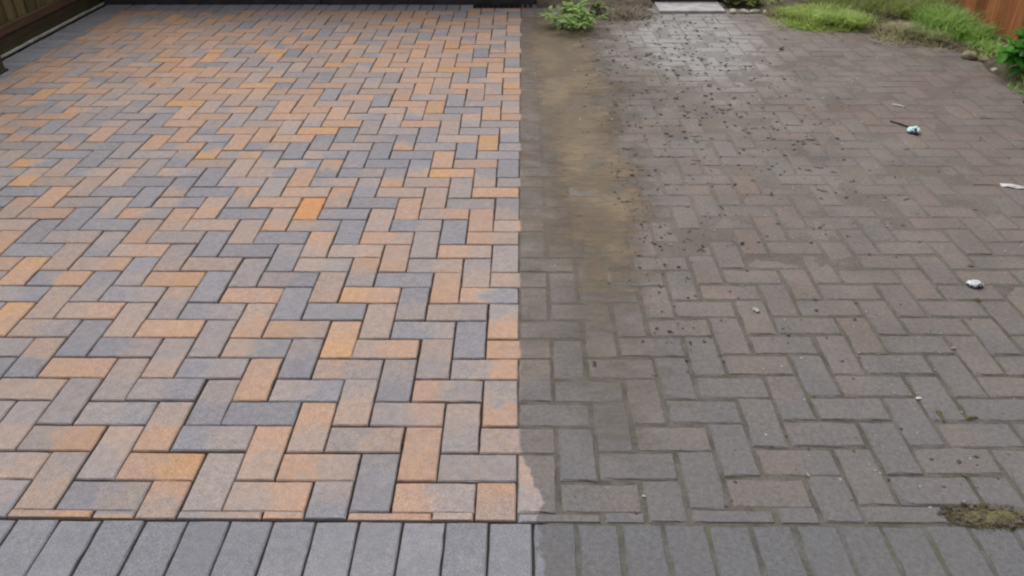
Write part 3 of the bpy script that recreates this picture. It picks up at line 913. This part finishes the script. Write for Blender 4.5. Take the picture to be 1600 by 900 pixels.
clump('garden_grass', 'rough garden grass beyond the concrete step', 'grass', M['grass_green'],
      [(1.0, 6.2, .8, .7, 1500, .06, .16, .009, .8), (2.3, 6.2, .8, 1.0, 1700, .06, .18, .009, .8), (2.0, 5.35, .5, .2, 500, .05, .11, .008, .9)], 8)

def moss(label, x, y, rx, ry, n_, h, seed, debris=0):
    rnd = random.Random(seed)
    root = tag(empty('moss_tuft', (x, y, 0)), label, 'moss', 'moss tufts in the joints of the dirty paving')
    mb = MB()
    blades(mb, 0, 0, rx, ry, n_, h * .5, h, .0035, 1.2, rnd, 0.006)
    mb.build('moss_blades', M['moss'], root)
    md = MB()
    N = 16
    for b in range(N + 1):
        for a in range(N + 1):
            u, v = a / N * 2 - 1, b / N * 2 - 1
            q = math.sqrt(u * u + v * v) + .35 * fbm(u, v, 1.6, 3, seed * 2.3)
            md.v.append((u * rx * 1.15, v * ry * 1.15, -.006 + (.011 + .006 * fbm(u, v, 5, 2, seed)) * (1 - sstep(.2, 1.0, q))))
    for b in range(N):
        for a in range(N):
            k = b * (N + 1) + a
            md.f.append((k, k + 1, k + N + 2, k + N + 1))
    md.build('moss_cushion', M['moss_cushion'], root, True)
    if debris:
        d_ = MB()
        for _ in range(debris):
            a, q = rnd.random() * 6.28, math.sqrt(rnd.random()) * 1.0
            pebble(d_, rx * q * math.cos(a) - rx * .2, ry * q * math.sin(a), .003, rnd.uniform(.002, .007), rnd)
        tag(d_.build('debris', M['crumb'], root), kind='stuff')
    return root
moss('large olive moss patch with debris at the lower right corner of the photo', 1.115, 0.000, .115, .040, 1700, .015, 1, 60)
moss('yellow-green moss tuft in a joint left of the large moss patch', 1.145, 0.360, .012, .030, 70, .012, 2)
moss('moss tuft just below the crumpled white litter', 1.518, 0.935, .016, .012, 50, .012, 3)
moss('moss tuft just above the crumpled white litter', 1.600, 1.150, .016, .012, 40, .012, 4)
moss('small moss tuft in a joint near the right edge, right of the yellow-green tuft', 1.225, 0.345, .025, .008, 60, .010, 5)

# ------------------------------------------------------------------ litter
def crumple(name, label, cat, x, y, rx, ry, h, mat, mat2, rz, seed):
    """a crumpled sheet: a creased, folded surface with thickness; its dark side is a part"""
    rnd = random.Random(seed)
    root = tag(empty(name, (x, y, 0.0015), rz), label, cat)
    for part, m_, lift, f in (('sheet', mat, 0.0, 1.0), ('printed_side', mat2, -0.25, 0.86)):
        if m_ is None: continue
        nx, ny = 9, 7
        mb = MB()
        for q in (0, 1):
            for j in range(ny):
                for i in range(nx):
                    u, v = i / (nx - 1) * 2 - 1, j / (ny - 1) * 2 - 1
                    k = (1 - .22 * abs(u * v)) * f
                    zz = h * (1 - (abs(u) ** 2.2 + abs(v) ** 2.2) * .45) + h * .55 * noise.noise(Vector((u * 1.7 + seed, v * 1.7, part == 'sheet')))
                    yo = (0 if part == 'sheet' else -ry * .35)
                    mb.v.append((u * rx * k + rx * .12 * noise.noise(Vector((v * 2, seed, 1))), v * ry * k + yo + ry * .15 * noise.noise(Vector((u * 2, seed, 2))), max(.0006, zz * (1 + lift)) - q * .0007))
        nn = nx * ny
        for j in range(ny - 1):
            for i in range(nx - 1):
                a = j * nx + i
                mb.f.append((a, a + 1, a + nx + 1, a + nx))
                mb.f.append((nn + a, nn + a + nx, nn + a + nx + 1, nn + a + 1))
        rim = [i for i in range(nx)] + [j * nx + nx - 1 for j in range(1, ny)] + [(ny - 1) * nx + i for i in range(nx - 2, -1, -1)] + [j * nx for j in range(ny - 2, 0, -1)]
        for a, b in zip(rim, rim[1:] + rim[:1]): mb.f.append((a, nn + a, nn + b, b))
        mb.build(part, m_, root)
    return root
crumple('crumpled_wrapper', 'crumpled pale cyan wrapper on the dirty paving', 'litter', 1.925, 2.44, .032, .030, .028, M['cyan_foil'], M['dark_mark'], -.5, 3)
crumple('paper_scrap', 'long white folded paper scrap at the right edge of the dirty paving', 'litter', 2.085, 1.812, .050, .017, .010, M['white_litter'], None, -.38, 5)
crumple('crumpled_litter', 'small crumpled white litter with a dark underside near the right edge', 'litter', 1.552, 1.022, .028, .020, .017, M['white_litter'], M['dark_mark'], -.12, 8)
crumple('litter_flake', 'tiny whitish curled flake in the middle of the dirty paving', 'litter', 0.770, 0.862, .008, .014, .009, M['stone_pale'], None, .4, 11)
crumple('litter_chip', 'tiny cream chip left of the large moss patch', 'litter', 1.115, 0.425, .009, .0035, .003, M['white_litter'], None, .05, 13)
crumple('litter_chip', 'tiny pale chip below the crumpled white litter', 'litter', 1.318, 0.662, .008, .0035, .003, M['stone_pale'], None, .1, 15)
crumple('litter_chip', 'pale worn flake above the cyan wrapper', 'litter', 2.005, 2.825, .035, .014, .004, M['grit'], None, -.7, 17)
tw = MB()
tw.tube([(0, 0, .004), (.03, -.035, .006), (.062, -.085, .004)], [.0055, .0045, .003], 6)
tag(tw.build('twig', M['twig'], None, True, (1.868, 2.585, 0)), 'short dark twig beside the cyan wrapper', 'twig')

dl = leaf_mesh('dead_leaf', M['dead_leaf'], .05, .024, .35, -.15)
tl = leaf_mesh('tan_leaf', M['tan_leaf'], .04, .018, .35, -.15)
rnd = random.Random(9)
for (x, y, s_, me, lb) in (
    (1.655, 3.86, 1.25, dl, 'dark oval dead leaf near the lime-green grass mound'),
    (0.525, 2.82, .85, dl, 'dark dead leaf at the edge of the brown silt'),
    (1.36, 2.30, .7, dl, 'dark dead leaf left of the cyan wrapper'),
    (1.10, 3.35, .7, dl, 'dark dead leaf in the middle of the back of the dirty paving'),
    (1.05, 1.75, .6, dl, 'dark dead leaf between the brown silt and the white paper scrap'),
    (0.82, 1.30, .5, dl, 'small dark dead leaf above the tiny whitish flake'),
    (1.22, 4.55, .8, dl, 'dark dead leaf just in front of the concrete step'),
    (0.225, 0.585, .5, dl, 'small dark leaf on the thin silt, nearest the clean half'),
    (2.38, 2.68, .7, tl, 'tan dead leaf between the cyan wrapper and the bush'), (0.60, 2.35, .6, tl, 'tan dead leaf right of the brown silt'), (0.72, 0.12, .4, tl, 'small tan leaf near the front course')):
    o = link('dead_leaf', me, None, (x, y, 0.004))
    o.rotation_euler = (rnd.gauss(0, .15), rnd.gauss(0, .1), rnd.random() * 6.28)
    o.scale = (s_, s_, s_)
    tag(o, lb, 'leaf', 'dead leaves scattered on the dirty paving')
